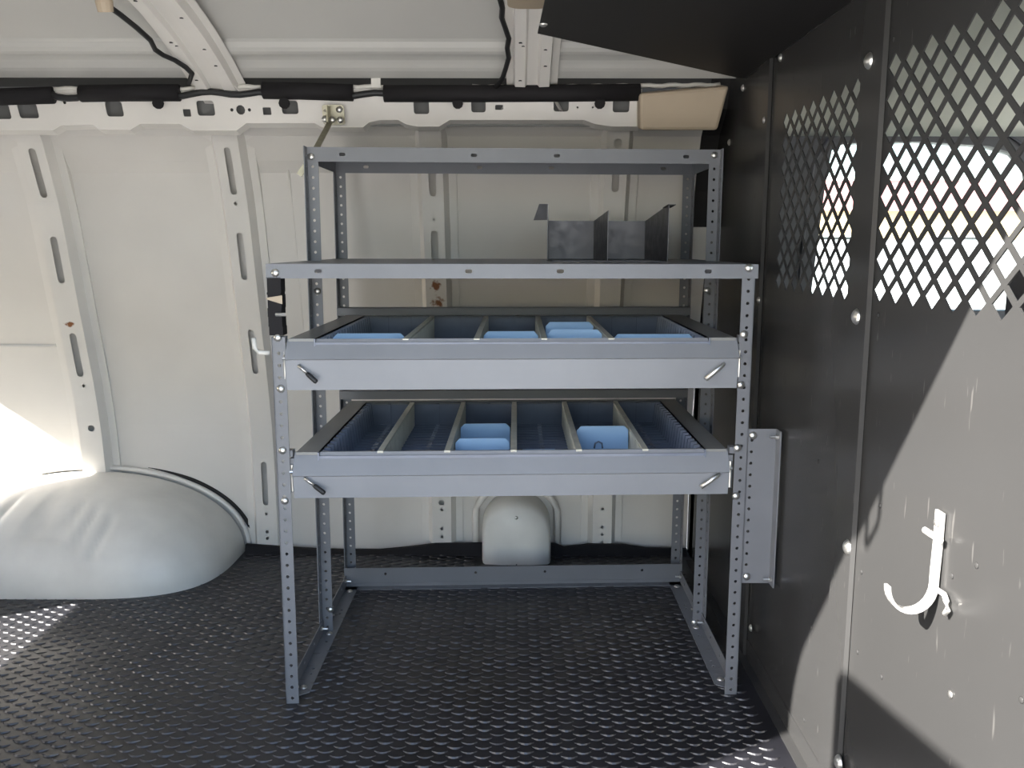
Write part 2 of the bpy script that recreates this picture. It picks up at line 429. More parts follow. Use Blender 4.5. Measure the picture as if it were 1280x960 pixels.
# return lip under the rail, and a sheet coloured dark for the cavity's shade
for p, q in zip(low, low[1:]):
    a = rp(*p); c = rp(*q); ya = YR+(1.36-a[1])*.35; yc = YR+(1.36-c[1])*.35
    rl.hexa([(a[0],ya,a[1]),(c[0],yc,c[1]),(c[0],yc+.03,c[1]-.008),(a[0],ya+.03,a[1]-.008)],[(a[0],ya,a[1]-.002),(c[0],yc,c[1]-.002),(c[0],yc+.03,c[1]-.010),(a[0],ya+.03,a[1]-.010)])
rl.build('roof_rail', m_rib, wall)
bk = MB(); bk.box(-1.2,.99,YR+.038,YR+.042,1.31,1.41); bk.build('rail_shade_backing', mat('cavity_shade_grey', (.16,.16,.155), .7), wall)

# wheel arch
wa = MB(); NU, NV = 56, 28
AX, AY, AZ, AC = .480, .408, .268, -.868
def archpt(om, et):                 # om round the foot, et up the dome
    f = lambda v, e: math.copysign(abs(v)**e, v)
    r = f(math.cos(et), .95); x = AC+AX*r*f(math.cos(om), .52); y = 2.775-AY*r*f(math.sin(om), .52); z = AZ*f(math.sin(et), .95)
    n = Vector(((x-AC)*.5, -.5, 1)).normalized(); d = 0
    for gx, z0, z1, wd in ((-1.08,.13,.245,.012),(-1.02,.12,.245,.012),(-.915,.14,.25,.011),(-.865,.11,.23,.011),(-.80,.14,.235,.010),(-.745,.12,.225,.010),(-.685,.10,.21,.012)):
        if z0 < z < z1: d -= .0075*math.exp(-((x-gx-(z-.2)*.3)/wd)**2)*min(1,(z-z0)/.02)*min(1,(z1-z)/.02)
    return Vector((x,y,z))+n*d
vs = []
NU, NV = 150, 40
for i in range(NU+1):
    for j in range(NV+1): vs.append(archpt(math.pi*i/NU, math.pi/2*j/NV*.999))
fs = [(i*(NV+1)+j,(i+1)*(NV+1)+j,(i+1)*(NV+1)+j+1,i*(NV+1)+j+1) for i in range(NU) for j in range(NV)]
wa.add(vs, fs); arch = wa.build('wheel_arch', m_arch, wall, True)
lip = MB(); cont = []
for i in range(41):
    t = math.pi*i/40*.62; k = .95
    x = AC+(AX+.010)*math.copysign(abs(math.cos(t))**k, math.cos(t)); z = (AZ+.006)*math.sin(t)**k
    cont.append((x, wallY(z)+SK-.014, z+.004))
lip.tube(cont, .0085, 8); lip.build('arch_flange', m_rib, arch, True)
gp2 = MB(); gc = []  # black tube standing in for the shade in the gap over the flange
for i in range(31):
    t = .10+1.15*i/30; x = AC+(AX+.024)*math.cos(t)**.95; z = (AZ+.017)*math.sin(t)**.95
    gc.append((x, wallY(z)+SK-.004, z+.004))
gp2.tube(gc, [.0065*min(1,.15+(30-i)/9,.3+i/6) for i in range(31)], 8); gp2.build('arch_gap_shade', m_blackm, arch, True)
# filler housing
fh = MB(); arc = [(.396,.0),(.396,.10)]+[(.5055-.1095*math.cos(math.pi*k/16), .10+.102*math.sin(math.pi*k/16)) for k in range(1,16)]+[(.615,.10),(.615,0)]
lay = [(1,2.80),(1,2.70),(.97,2.672),(.90,2.658),(.5,2.652),(0.02,2.651)]
vs = []; n = len(arc)
for sc, yy in lay: vs += [(.5055+(x-.5055)*sc, yy, z*sc if z > 0 else 0) for x, z in arc]
fs = [(i*n+k,i*n+k+1,(i+1)*n+k+1,(i+1)*n+k) for i in range(len(lay)-1) for k in range(n-1)]
fh.add(vs, fs); fho = fh.build('filler_housing', m_arch, wall, True)
rm = MB(); rm.tube([(.5055+(x-.5055)*1.22, wallY(z)+.012, z*1.10+.01) for x, z in arc], .011, 8); rm.build('housing_rim', m_rib, fho, True)
rv = inst('rivet', RIVET, fho, (.505,2.651,.155), q_to((0,-1,0)))

# roof
def roofZ(y):
    return 1.545-(.30 if y > 1.72 else .08)*((y-1.72)**2)*(1.0+.15*max(0,y-1.72))
def ridgez(y):
    d = 0
    for c, wd, h in ((1.30,.05,.014),(1.58,.05,.014),(1.90,.045,.014),(2.27,.022,.014),(2.36,.03,.010)): d += -h*math.exp(-((y-c)/wd)**4)
    return d
cp = [(YN+(2.378-YN)*k/170, 0) for k in range(171)]
cp = [(y, roofZ(y)+.03+ridgez(y)) for y, _ in cp]
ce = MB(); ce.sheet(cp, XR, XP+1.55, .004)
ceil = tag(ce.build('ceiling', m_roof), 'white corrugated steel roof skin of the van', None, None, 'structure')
def bow(xc, hw):
    mb = MB()
    ys = [.9+(2.425-.9)*k/24 for k in range(25)]
    cross = [(-hw-.022,.024),(-hw-.004,.022),(-hw,-.004),(-hw*.42,-.006),(-hw*.30,.006),(hw*.30,.006),(hw*.42,-.006),(hw,-.004),(hw+.004,.022),(hw+.022,.024)]
    vs = []; n = len(cross)
    for y in ys: vs += [(xc+u, y, roofZ(y)+v*.9-.010) for u, v in cross]
    for y in ys: vs += [(xc+u, y, roofZ(y)+v*.9-.008) for u, v in cross]
    m2 = len(ys)*n; fs = []
    for i in range(len(ys)-1):
        for k in range(n-1):
            fs += [(i*n+k,i*n+k+1,(i+1)*n+k+1,(i+1)*n+k), (m2+i*n+k,m2+(i+1)*n+k,m2+(i+1)*n+k+1,m2+i*n+k+1)]
    mb.add(vs, fs); o = mb.build('roof_bow', m_rib, ceil, recalc=False)
    for dy, du in ((1.98,-.7),(2.06,.65),(2.17,-.7),(2.185,-.55),(2.20,.65),(2.27,.7),(2.33,-.7)):
        s = MB(); z = roofZ(dy)-.0155; s.lathe([(.0045,0),(.0045,.002)], (xc+du*hw, dy, z), (0,0,1), 8); s.build('bow_hole_shade', m_blackm, o)  # black discs for holes, their inner shade put in as colour
    # gusset feet
    for sgn in (-1,1):
        g = MB(); p = Vector((xc+sgn*(hw+.01),2.40,roofZ(2.40)+.0)); 
        g.hexa([(xc+sgn*hw,2.36,roofZ(2.36)-.006),(xc+sgn*(hw+.045),2.44,roofZ(2.44)-.03),(xc+sgn*(hw+.04),2.45,roofZ(2.44)-.03),(xc+sgn*(hw-.005),2.37,roofZ(2.36)-.006)],
               [(xc+sgn*hw,2.36,roofZ(2.36)-.012),(xc+sgn*(hw+.045),2.44,roofZ(2.44)-.038),(xc+sgn*(hw+.04),2.45,roofZ(2.44)-.038),(xc+sgn*(hw-.005),2.37,roofZ(2.36)-.012)])
        g.build('bow_foot', m_rib, o)
    return o
bow(-.277, .050); bow(.542, .044); bow(-1.10, .050)
# roof-side box closing the gap behind the rail, dark colour stands in for shade
gp = MB(); XE = XP+1.55; gp.box(XR, XE, 2.572, 2.582, 1.37, 1.495); gp.box(XR, XE, 2.355, 2.582, 1.495, 1.505); gp.box(XR, XE, 2.355, 2.362, 1.45, 1.495); gp.build('roof_side_panel', mat('recess_shade_dark', (.09,.09,.088), .7), ceil)

# near side wall with the open side door (the camera looks in through it)
XJ, ZH = -.627, 1.456
nw = MB()
op = [(XR-.0,-.06),(XP+1.6,-.06),(XP+1.6,1.55),(XR,1.55)]
R_ = .12
hole = [(XP-.005,.0),(XP-.005,ZH)]+[(XJ+R_-R_*math.sin(a*math.pi/12), ZH-R_+R_*math.cos(a*math.pi/12)) for a in range(7)]+[(XJ,0)]
win = rrect(XP+.42, XP+1.15, .80, 1.28, .06)
nw.plate(op, [hole[::-1], win], lambda u,v,d: (u, YN-.05+d, v), .05)
near = tag(nw.build('wall_near', m_shell), 'near side of the van with its open side door', None, None, 'structure')
ys_ = YN-.047; lo = MB(); lo.tube([(-.078,ys_,1.458),(-.076,ys_,1.408),(-.068,ys_,1.400),(-.010,ys_,1.400),(-.002,ys_,1.408),(.0,ys_,1.458)], .0055, 8)
lo.build('door_striker', m_zinc, near, True)
# unseen rear doors, openings shaped to throw the sun patches on wall and floor
rw = MB()
wA = rrect(1.02,1.655,.55,.955,.05); wB = [(2.085,.66),(2.60,.66),(2.60,1.00),(2.54,1.10),(2.085,1.115)]
rw.plate([(YN,-.03),(2.80,-.03),(2.78,.6),(2.70,1.15),(2.56,1.40),(2.40,1.53),(1.72,1.62),(1.1,1.60),(YN,1.56)], [wA, wB], lambda u,v,d: (XR+d, u, v), .04)
tag(rw.build('wall_rear', m_white), 'rear doors of the van with a window in each', None, None, 'structure')
# unseen panel added outside to cast the low shadow on the partition
dl = MB(); dl.plate([(-.50,.03),(.465,.03),(.47,1.535),(.085,1.60),(-.50,1.61)], [], lambda u,v,d: (XJ+.03+d, u, v), .04)
tag(dl.build('shadow_panel', m_shell), 'open side door leaf of the van', None, None, 'structure')

# ------------------------------------------------------------------ cab beyond the partition
hd = MB(); hp = [(YN,1.37),(.95,1.42),(1.72,1.47),(2.3,1.44),(2.5,1.375),(2.60,1.335),(2.655,1.312)]
hd.sheet(hp, XP+.06, 2.55, .01); tag(hd.build('cab_headliner', m_lining, smooth=True), 'pale olive fabric headliner over the cab', None, None, 'structure')
dr = MB()
do = [(XP,-.06),(2.75,-.06),(2.75,.9),(2.30,1.36),(XP,1.40)]
wn = [(1.405,.80),(2.10,.80),(2.075,1.05),(2.03,1.22),(1.98,1.265),(1.90,1.287),(1.70,1.300),(1.47,1.295),(1.435,1.275),(1.425,1.20)]
dr.plate(do, [wn], lambda u,v,d: (u, 2.72+d-(v-.9)*.10*(v>.9), v), .05)
door = tag(dr.build('door_1', m_pillar), "dark trimmed driver's door beyond the mesh with its side window", None, None, 'structure')
gl = MB(); gl.plate(wn, [], lambda u,v,d: (u, 2.745+d-(v-.9)*.10*(v>.9), v), .003); gl.build('pane', m_glass, door)
sl_ = MB(); sl_.tube([(1.36,2.70,.86),(1.375,2.70,1.1),(1.385,2.685,1.24),(1.42,2.675,1.305),(1.48,2.672,1.325),(1.75,2.672,1.332),(1.95,2.672,1.315),(2.05,2.675,1.255)], 0.004, 6); sl_.build('door_seal', m_pillar, door, True)
cf = MB(); cf.box(XP+.05,2.6,YN,2.72,-.06,-.03); tag(cf.build('cab_floor', m_foam), 'dark carpeted floor of the cab', None, None, 'structure')
# passenger seat
st = empty('cab_seat', (1.5,1.10,-.03), 'charcoal cloth passenger seat behind the mesh at the right edge', 'seat')
s1 = MB(); s1.plate(rrect(.88,1.36,.42,.82,.10,5), [], lambda u,v,d: (1.30+(v-.4)*-.12+d, u, v), .13); s1.build('backrest', m_seat, st, bevel=.03)
s1 = MB(); s1.plate(rrect(.99,1.335,.85,.975,.05,5), [], lambda u,v,d: (1.24+d, u, v), .09); s1.build('headrest', m_seat, st, bevel=.02)
s1 = MB(); s1.box(1.34,1.86,.88,1.36,.25,.42); s1.build('cushion', m_seat, st, bevel=.04)
s1 = MB(); s1.box(1.40,1.80,.94,1.30,-.03,.25); s1.build('pedestal', m_blackm, st)
for yy in (1.10,1.22):
    s1 = MB(); s1.tube([(1.29,yy,.79),(1.29,yy,.88)], .007); s1.build('headrest_post', m_zinc, st)

# ------------------------------------------------------------------ partition
pt = empty('bulkhead_partition', (XP+.01,1.7,0), 'black steel bulkhead partition with diamond mesh windows beside the shelving', 'partition')
TH = .0018
def yz(u, v, d): return (XP+d, u, v)
def flatpanel(name, outer, holes=(), x=0, th=TH, m=m_black):
    mb = MB(); mb.plate(outer, holes, lambda u,v,d: (XP+x+d, u, v), th); return mb.build(name, m, pt)
def wallcurve(z): return wallY(z)+SK-.004
edge = [(wallcurve(z), z) for z in (0,.15,.3,.45,.6,.75,.9,1.05,1.15,1.24,1.30)]+[(2.475,1.36),(2.44,1.46)]
flatpanel('wall_side_panel', [(2.045,0)]+edge+[(2.045,1.49)])
ZB, ZT = .897, 1.285
flatpanel('lower_panel', [(1.43,0),(2.045,0),(2.045,ZB),(1.43,ZB)])
flatpanel('lower_panel', [(.80,0),(1.43,0),(1.43,ZB+.006),(.80,ZB+.006)])
flatpanel('top_panel', [(1.43,ZT-.006),(2.045,ZT-.006),(2.045,1.50),(1.43,1.53)])
flatpanel('top_panel', [(.80,ZT+.003),(1.43,ZT+.003),(1.43,1.53),(.80,1.50)])
def mesh_panel(y0, y1, z0, z1, tip0, py, rows, bw):
    """expanded metal: a sheet with diamond openings cut through"""
    pz = (z1-z0)/rows; a, c = py/2, pz/2; k = 1-(bw/2)/(a*c/math.hypot(a,c)); hs = []
    for r in range(2*rows-1):
        zc = z0+(r+1)*pz/2; ph = 0 if r % 2 == 0 else .5
        for i in range(-20, 20):
            yc = tip0+(i+ph)*py
            if y0+a*k+.001 < yc < y1-a*k-.001: hs.append([(yc+a*k,zc),(yc,zc+c*k),(yc-a*k,zc),(yc,zc-c*k)])
    mb = MB(); mb.plate([(y0,z0),(y1,z0),(y1,z1),(y0,z1)], hs, lambda u,v,d: (XP+d, u, v), .0022)
    return mb.build('mesh_screen', m_black, pt)
mesh_panel(1.50, 1.962, ZB, ZT-.006, 1.921, .0556, 8, .0080)
mesh_panel(.80, 1.418, ZB+.006, ZT+.003, 1.384, .0585, 8, .0085)
flatpanel('screen_stile', [(1.962,ZB),(2.045,ZB),(2.045,ZT-.006),(1.962,ZT-.006)])
flatpanel('screen_stile', [(1.418,ZB),(1.500,ZB),(1.500,ZT),(1.418,ZT)])
# stiffening uprights, folded proud of the sheet
def upright(ya, yb, z0, z1, h):
    mb = MB(); mb.sheet([(XP-.0005,ya),(XP-h,ya+.004),(XP-h,yb-.004),(XP-.0005,yb)], z0, z1, .0018)
    # sheet() sweeps along X with (y, z) profile: re-map (x=sweep, y, z) -> (profile x, profile y, sweep)
    mb.v = [Vector((p.y, p.z, p.x)) for p in mb.v]
    return mb.build('upright', m_black, pt)
upright(1.408, 1.500, 0, 1.53, .006)
upright(2.035, 2.128, 0, 1.48, .006)
fk = MB(); fk.box(XP-.022,XP,.80,2.70,0,.0025); fk.box(XP-.0025,XP,.80,2.03,0,.045); fk.build('foot_flange', m_black, pt)
# the folded edge along the van wall
ef = MB()
for (ya,za),(yb,zb) in zip(edge[7:], edge[8:]):
    ef.hexa([(XP-.05,ya-.012,za),(XP,ya-.012,za),(XP,ya-.002,za),(XP-.05,ya-.002,za)], [(XP-.05,yb-.012,zb),(XP,yb-.012,zb),(XP,yb-.002,zb),(XP-.05,yb-.002,zb)])
ef.build('edge_flange', m_blackm, pt)
for px, py, xx in ((1088,76,.006),(1072,396,.006),(1061,684,.006),(1050,953,.006)):
    p = on(px, py, 0, XP-xx); inst('screw', SCREW, pt, p, q_to((-1,0,0)))
for px, py, xx in ((976,72,0),(956,150,.006),(949,375,.006),(939,785,.006),(912,178,.0),(929,110,0)):
    p = on(px, py, 0, XP-xx); inst('screw', BOLT, pt, p, q_to((-1,0,0)))
for px, py in ((1100,632),(1221,707),(1077,715),(1072,815),(1102,846),(1189,868),(1277,875),(1014,784),(1023,577),(1005,900),(1030,917),(1117,49),(1098,394),(1190,720)):
    inst('rivet', RIVET if (px, py) == (1189,868) else DRIVET, pt, on(px, py, 0, XP), q_to((-1,0,0)))

# overhead black plate from the partition to the roof
PZ = 1.405
ov = MB(); o0 = on(672,42,2,PZ); o1 = on(921,97,2,PZ)
ov.plate([(o0.x,o0.y),(.56,1.20),(XP-.002,1.20),(XP-.002,o1.y+.015),(o1.x,o1.y)][::-1], [], lambda u,v,d: (u, v, PZ+d), .0025)
ovo = tag(ov.build('overhead_panel', m_blackm), 'matt black steel panel under the roof, joined to the partition top', 'panel')
inst('screw', BOLT, ovo, on(679,30,2,PZ), q_to((0,0,-1)))

# J hook
hk = empty('wall_hook', (XP,1.13,.48), 'bright steel J-shaped hook screwed to the sunlit partition', 'hook')
path = [(XP-.004,.648),(XP-.004,.60),(XP-.005,.56)]+[(1.034+.031*math.cos(a), .545-.036*math.sin(a)) for a in [math.pi*k/14 for k in range(0,15)]]
hb = MB(); wv = .0165
vs = []; fs = []; n = len(path)
for i, (x, z) in enumerate(path):
    a = Vector(path[max(0,i-1)]); c = Vector(path[min(n-1,i+1)]); d = (c-a).normalized(); nn = Vector((d.y,-d.x))*.0022
    ww = wv*(1-.35*(i/n))
    for sy in (-1,1):
        for sn in (-1,1): vs.append((x+nn.x*sn, 1.13+sy*ww/2*1.3, z+nn.y*sn))
for i in range(n-1):
    a = 4*i; c = a+4; fs += [(a,c,c+1,a+1),(a+2,a+3,c+3,c+2),(a,a+2,c+2,c),(a+1,c+1,c+3,a+3)]
fs += [(0,1,3,2),(4*n-4,4*n-2,4*n-1,4*n-3)]
hb.add(vs, fs); hb.build('hook_strap', m_steel, hk, bevel=.0008)
for z in (.615,):
    s = MB(); s.tube([(XP-.012,1.152,z),(XP-.012,1.108,z)], .0045, 8); s.build('collar', m_steel, hk)
inst('screw', RIVET, hk, (XP-.008,1.13,.632), q_to((-1,0,0)))
s = MB(); s.tube([(XP-.005,1.125,.543),(XP-.006,1.098,.545),(XP-.008,1.088,.540),(XP-.008,1.083,.530),(XP-.008,1.089,.522)], .0038, 8); s.build('side_eyelet', m_steel, hk, True)

# ------------------------------------------------------------------ tan trim, lamp, loom, cables
tn = MB(); A = [on(800,117,1,2.33),on(912,107,1,2.33),on(897,163,1,2.36),on(800,163,1,2.36)]
tn.hexa([Vector(p) for p in A], [Vector(p)+Vector((.0,.07,.014)) for p in A])
tag(tn.build('trim_1', m_tan, bevel=.008), 'tan plastic corner trim at the end of the roof rail', None, None, 'structure')
lm = MB(); lz = roofZ(2.0)-.004; lm.plate(rrect(.482,.572,1.55,1.985,.03,5), [], lambda u,v,d: (u, v, lz-.022+d), .03)
tag(lm.build('dome_lamp', m_tan, bevel=.010), 'tan plastic lamp housing on the middle roof bow', 'lamp')
lg = MB()

loom = empty('wiring_loom', (-.1,2.37,1.38), 'black foam sleeved wiring loom lying along the roof rail', 'wiring')
YL = 2.372
def lp(px, py): return on(px, py, 1, YL)
for segs in ([(-70,123),(0,121),(66,119)], [(101,117),(160,116),(224,116)], [(329,113),(380,114),(441,116)], [(480,117),(600,117),(700,116.5),(800,115.5)]):
    s = MB(); P = [lp(*p) for p in segs]; s.tube(P, .0215, 14); s.build('foam_sleeve', m_foam, loom, True)
s = MB(); cp_ = [lp(x, 118+2.0*math.sin(x*.09)+(3 if 60<x<100 else 0)-(1.5 if 230<x<325 else 0)) for x in range(-60, 800, 12)]
s.tube(cp_, .0085, 8); s.build('conduit', m_wire, loom, True)
for a, b_ in ((66,102),(222,332),(440,482),(590,690),(700,905)):
    s = MB(); s.tube([on(x, (108.5 if x > 300 else 111)+.8*math.sin(x*.2)-(x-700)*.012*(x>700), 1, YL+.012) for x in range(a, b_, 8)], .006, 6); s.build('pale_sleeve', m_wirew, loom, True)
s = MB(); p = on(470,104,1,YL+.01); s.box(p.x-.012,p.x+.012,p.y-.004,p.y+.004,p.z-.012,p.z+.014); s.build('clip', m_wirew, loom)
for px in (197,355,572,750):
    s = MB(); p = on(px,129,1,YL-.008); s.lathe([(.014,0),(.014,.010)], (p.x,p.y-.002,p.z), (0,1,0), 10); s.build('clip', m_foam, loom)
def cable(name, pts, label):
    s = MB(); s.tube(pts, .0062, 8); return tag(s.build(name, m_wire, smooth=True), label, 'cable')
def rz(px, py, dz=-.02):            # a point seen at a pixel just under the roof
    lo_, hi = 1.2, 2.42
    for _ in range(40):
        y = (lo_+hi)/2; p = on(px, py, 1, y)
        if p.z < roofZ(y)+dz: lo_ = y
        else: hi = y
    return on(px, py, 1, lo_)
cable('roof_cable', [rz(*p) for p in ((622,-14),(628,10),(627,22),(632,36),(636,48),(634,60),(636,72),(632,86),(628,98),(620,108))], 'black cable clipped beside the middle roof bow')
cable('roof_cable', [rz(*p) for p in ((120,-8),(136,8),(150,18),(170,34),(188,50),(194,62),(204,69),(218,75),(232,84),(240,92),(236,104))], 'black cable sagging beside the slanting left roof bow')
s = MB(); p = rz(130,2,-.03); s.lathe([(.016,-.02),(.018,0),(.014,.012)], p, (0,-.3,1), 12); tag(s.build('cable_grommet', m_tan), 'small tan capped grommet at the top of the left roof bow', 'grommet')

# ------------------------------------------------------------------ the steel rack
YF, YM, YB = 1.7986, 2.163, 2.5006
ZMS, ZTS = .9576, 1.2265
rk = empty('shelf_unit', (.5,2.17,0), 'grey perforated steel angle shelving unit bolted against the far wall', 'shelving')
def post(xo, s, y, fdir, h, z0=0, name='post', m=m_grey):
    mb = MB(rackpt)
    mb.perf((xo,y,z0), (0,0,1), (s,0,0), h, .0275, (0,1,0))
    mb.perf((xo,y,z0), (0,0,1), (0,fdir,0), h, .032, (s,0,0))
    return mb.build(name, m, rk)
for xo, s in ((0,1),(1,-1)):
    post(xo, s, YM, -1, ZTS); post(xo, s, YB, -1, ZTS-.004)
post(1, -1, YF, 1, ZMS); fl = post(0, 1, YF, 1, .808)
# the upper end of the front left post is wrapped in black tape with a pale torn strip
tp = MB(rackpt); zs = [.812,.83,.85,.868,.872,.895,.90,.93]; 
for z0, z1 in zip(zs, zs[1:]):
    j = random.uniform(-.0015,.0015); tp.box(-.0035+j,.0245+j,YF-.003,YF+.030,z0,z1)
tpo = tp.build('tape_wrap', m_foam, rk)
tp = MB(rackpt); tp.hexa([(-.006,YF-.005,.886),(.026,YF-.005,.876),(.026,YF-.005,.894),(-.006,YF-.005,.889)],[(-.006,YF-.003,.886),(.026,YF-.003,.876),(.026,YF-.003,.894),(-.006,YF-.003,.889)]); tp.build('torn_strip', m_tan, tpo)
tp = MB(rackpt); tp.tube([(.012,YF-.004,.855),(.024,YF-.006,.855),(.032,YF-.004,.855)], .004, 8); tp.build('cable_tie', m_zinc, tpo)
tp = MB(rackpt); tp.tube([(-.036,YF+.0,.806),(-.034,YF-.004,.786),(-.024,YF-.006,.778),(-.004,YF-.004,.776)], .005, 8); tp.build('wire_hook', m_wirew, rk, True)
def slots_plate(mb, x0, x1, y, z0, z1, xs):
    mb.plate([(x0,z0),(x1,z0),(x1,z1),(x0,z1)], [rrect(x-.0075,x+.0075,(z0+z1)/2-.004,(z0+z1)/2+.004,.004,4) for x in xs], lambda u,v,d: (u,y+d,v), .0018)
def shelf(z, ya, yb, h, xs, x0=0, x1=1):
    p = empty('shelf', (.5,(ya+yb)/2,z)); p.parent = rk; p.location = Vector((.5,(ya+yb)/2,z))-Vector(rk['_o'])
    mb = MB(rackpt); mb.box(x0,x1,ya,yb,z-.0018,z); mb.build('deck', m_grey, p)
    mb = MB(rackpt); slots_plate(mb, x0, x1, ya-.0018, z-h, z, xs); mb.build('front_flange', m_grey, p)
    mb = MB(rackpt); slots_plate(mb, x0, x1, yb, z-h, z, xs); mb.build('rear_flange', m_grey, p)
    for xa in (x0, x1-.0018):
        mb = MB(rackpt); mb.box(xa,xa+.0018,ya,yb,z-h,z-.0018); mb.build('side_flange', m_grey, p)
    return p
shelf(ZTS, YM-.0015, YB-.003, .034, (.085,.40,.60,.915))
shelf(ZMS, YF-.0012, YB-.004, .0295, (.10,.405,.593,.90), -.005, 1.005)
# rear beams that carry the trays, base angles
for za, zb in ((.800,.822),(.561,.586)):
    mb = MB(rackpt); mb.box(.0,1.0,YB-.034,YB-.031,za,zb); mb.box(.0,1.0,YB-.034,YB-.006,zb-.002,zb); mb.build('rear_beam', m_grey, rk)
mb = MB(rackpt); mb.plate([(.0,.012),(1.0,.012),(1.0,.058),(0,.058)], [circ(x,.040,.004,8) for x in (.12,.385,.59,.88)], lambda u,v,d: (u,YB-.036+d,v), .002)
mb.box(0,1,YB-.062,YB-.034,.0,.0025); mb.box(0,1,YB-.037,YB-.034,0,.012); mb.build('base_angle', m_grey, rk)
for xo, s in ((0,1),(1,-1)):
    mb = MB(rackpt)
    def f3(u,v,d,xo=xo,s=s): return (xo+s*(.003+d), u, v)
    mb.plate([(YF+.004,0),(YB,0),(YB,.036),(YF+.004,.036)], [circ(y,.02,.004,8) for y in (1.95,2.05,2.28,2.40)], f3, .002)
    mb.plate([(xo+s*.004,YF+.02),(xo+s*.040,YF+.045),(xo+s*.040,YB),(xo+s*.004,YB)], [circ(xo+s*.024,y,.004,8) for y in (1.93,1.955,2.10,2.27,2.295,2.42)], lambda u,v,d: (u,v,d+.0005), .002)
    mb.build('base_angle', m_grey, rk)
    for y in (YF+.03, YM-.035, YM+.05, YB-.05):
        p = rackpt((xo+s*.006,y,.024)); inst('bolt', NUT, rk, p, q_to((s,0,0)))
    for y in (YF+.065, YM-.02, YB-.075):
        p = rackpt((xo+s*.022,y,.003)); inst('bolt', BOLT, rk, p, q_to((0,0,1)))
FB = q_to((0,-1,0))
def bolt_px(px, py, y): 
    p = on(px, py, 1, y)
    p = on(px, py, 1, y+SHEAR*p.x); inst('bolt', BOLT, rk, p, FB)
for px, py in ((344,341),(936,335)): bolt_px(px, py, YF-.0035)
for px, py in ((347,422),(351,486),(353,563),(356,626),(930,418),(926,481),(922,560),(920,620)): bolt_px(px, py, YF-.0003)
for px, py in ((389,196),(893,194)): bolt_px(px, py, YM-.0035)
for px, py in ((397,364),(884,363),(413,762),(868,778)): bolt_px(px, py, YM-.0003)
for px, py in ((444,722),): bolt_px(px, py, YB-.0003)

# plate that ties the front right post to the partition
tb = empty('tie_plate', rackpt((1.03,YF,.26)), 'grey perforated steel plate joining the front right post to the partition', 'bracket')
yb_ = YF+.048+.003
mb = MB(); mb.perf((.994,yb_,.262), (0,0,1), (1,0,0), .346, .030, (0,1,0), start=.0165)
mb.box(1.024,1.062,yb_,yb_+.0022,.262,.608); mb.build('web', m_grey, tb)
mb = MB(); mb.box(1.0605,1.0632,yb_-.030,yb_,.262,.608); mb.build('flange', m_grey, tb)
for z in (.277,.594):
    inst('bolt', BOLT, tb, (1.011,yb_-.0003,z), FB); inst('bolt', NUT, tb, (1.059,yb_-.016,z), q_to((-1,0,0)))

# strap from the rack up to the roof rail
sb = empty('tie_strap', (-.01,2.16,1.17), 'olive zinc plated strap and angle bracket tying the rack top to the roof rail', 'bracket')
pA = on(374,219,1,2.168); pB = on(391,194,1,2.168); pC = on(413,152,1,2.375)
mb = MB(); mb.bar(pA,pB,.014,.003,up=(0,1,0)); mb.bar(pB,pC,.015,.003,up=(0,1,0)); mb.build('strap', m_olive, sb)
mb = MB(); a = on(402,131,1,2.378); c = on(430,155,1,2.378)
mb.plate(rrect(a.x,c.x,c.z,a.z,.006,3), [circ(on(406,138,1,2.378).x,on(406,138,1,2.378).z,.004,8)], lambda u,v,d: (u,2.378+(1.36-v)*.3+d,v), .003); mb.build('plate', m_olive, sb)
mb = MB(); p = on(411,140,1,2.37); mb.box(p.x-.0015,p.x+.0015,2.345,2.385,p.z-.028,p.z+.014); mb.build('tab', m_olive, sb)
for px, py in ((406,149),(424,137),(425,150),(415,150)):
    inst('bolt', BOLT, sb, on(px, py, 1, 2.379), FB)

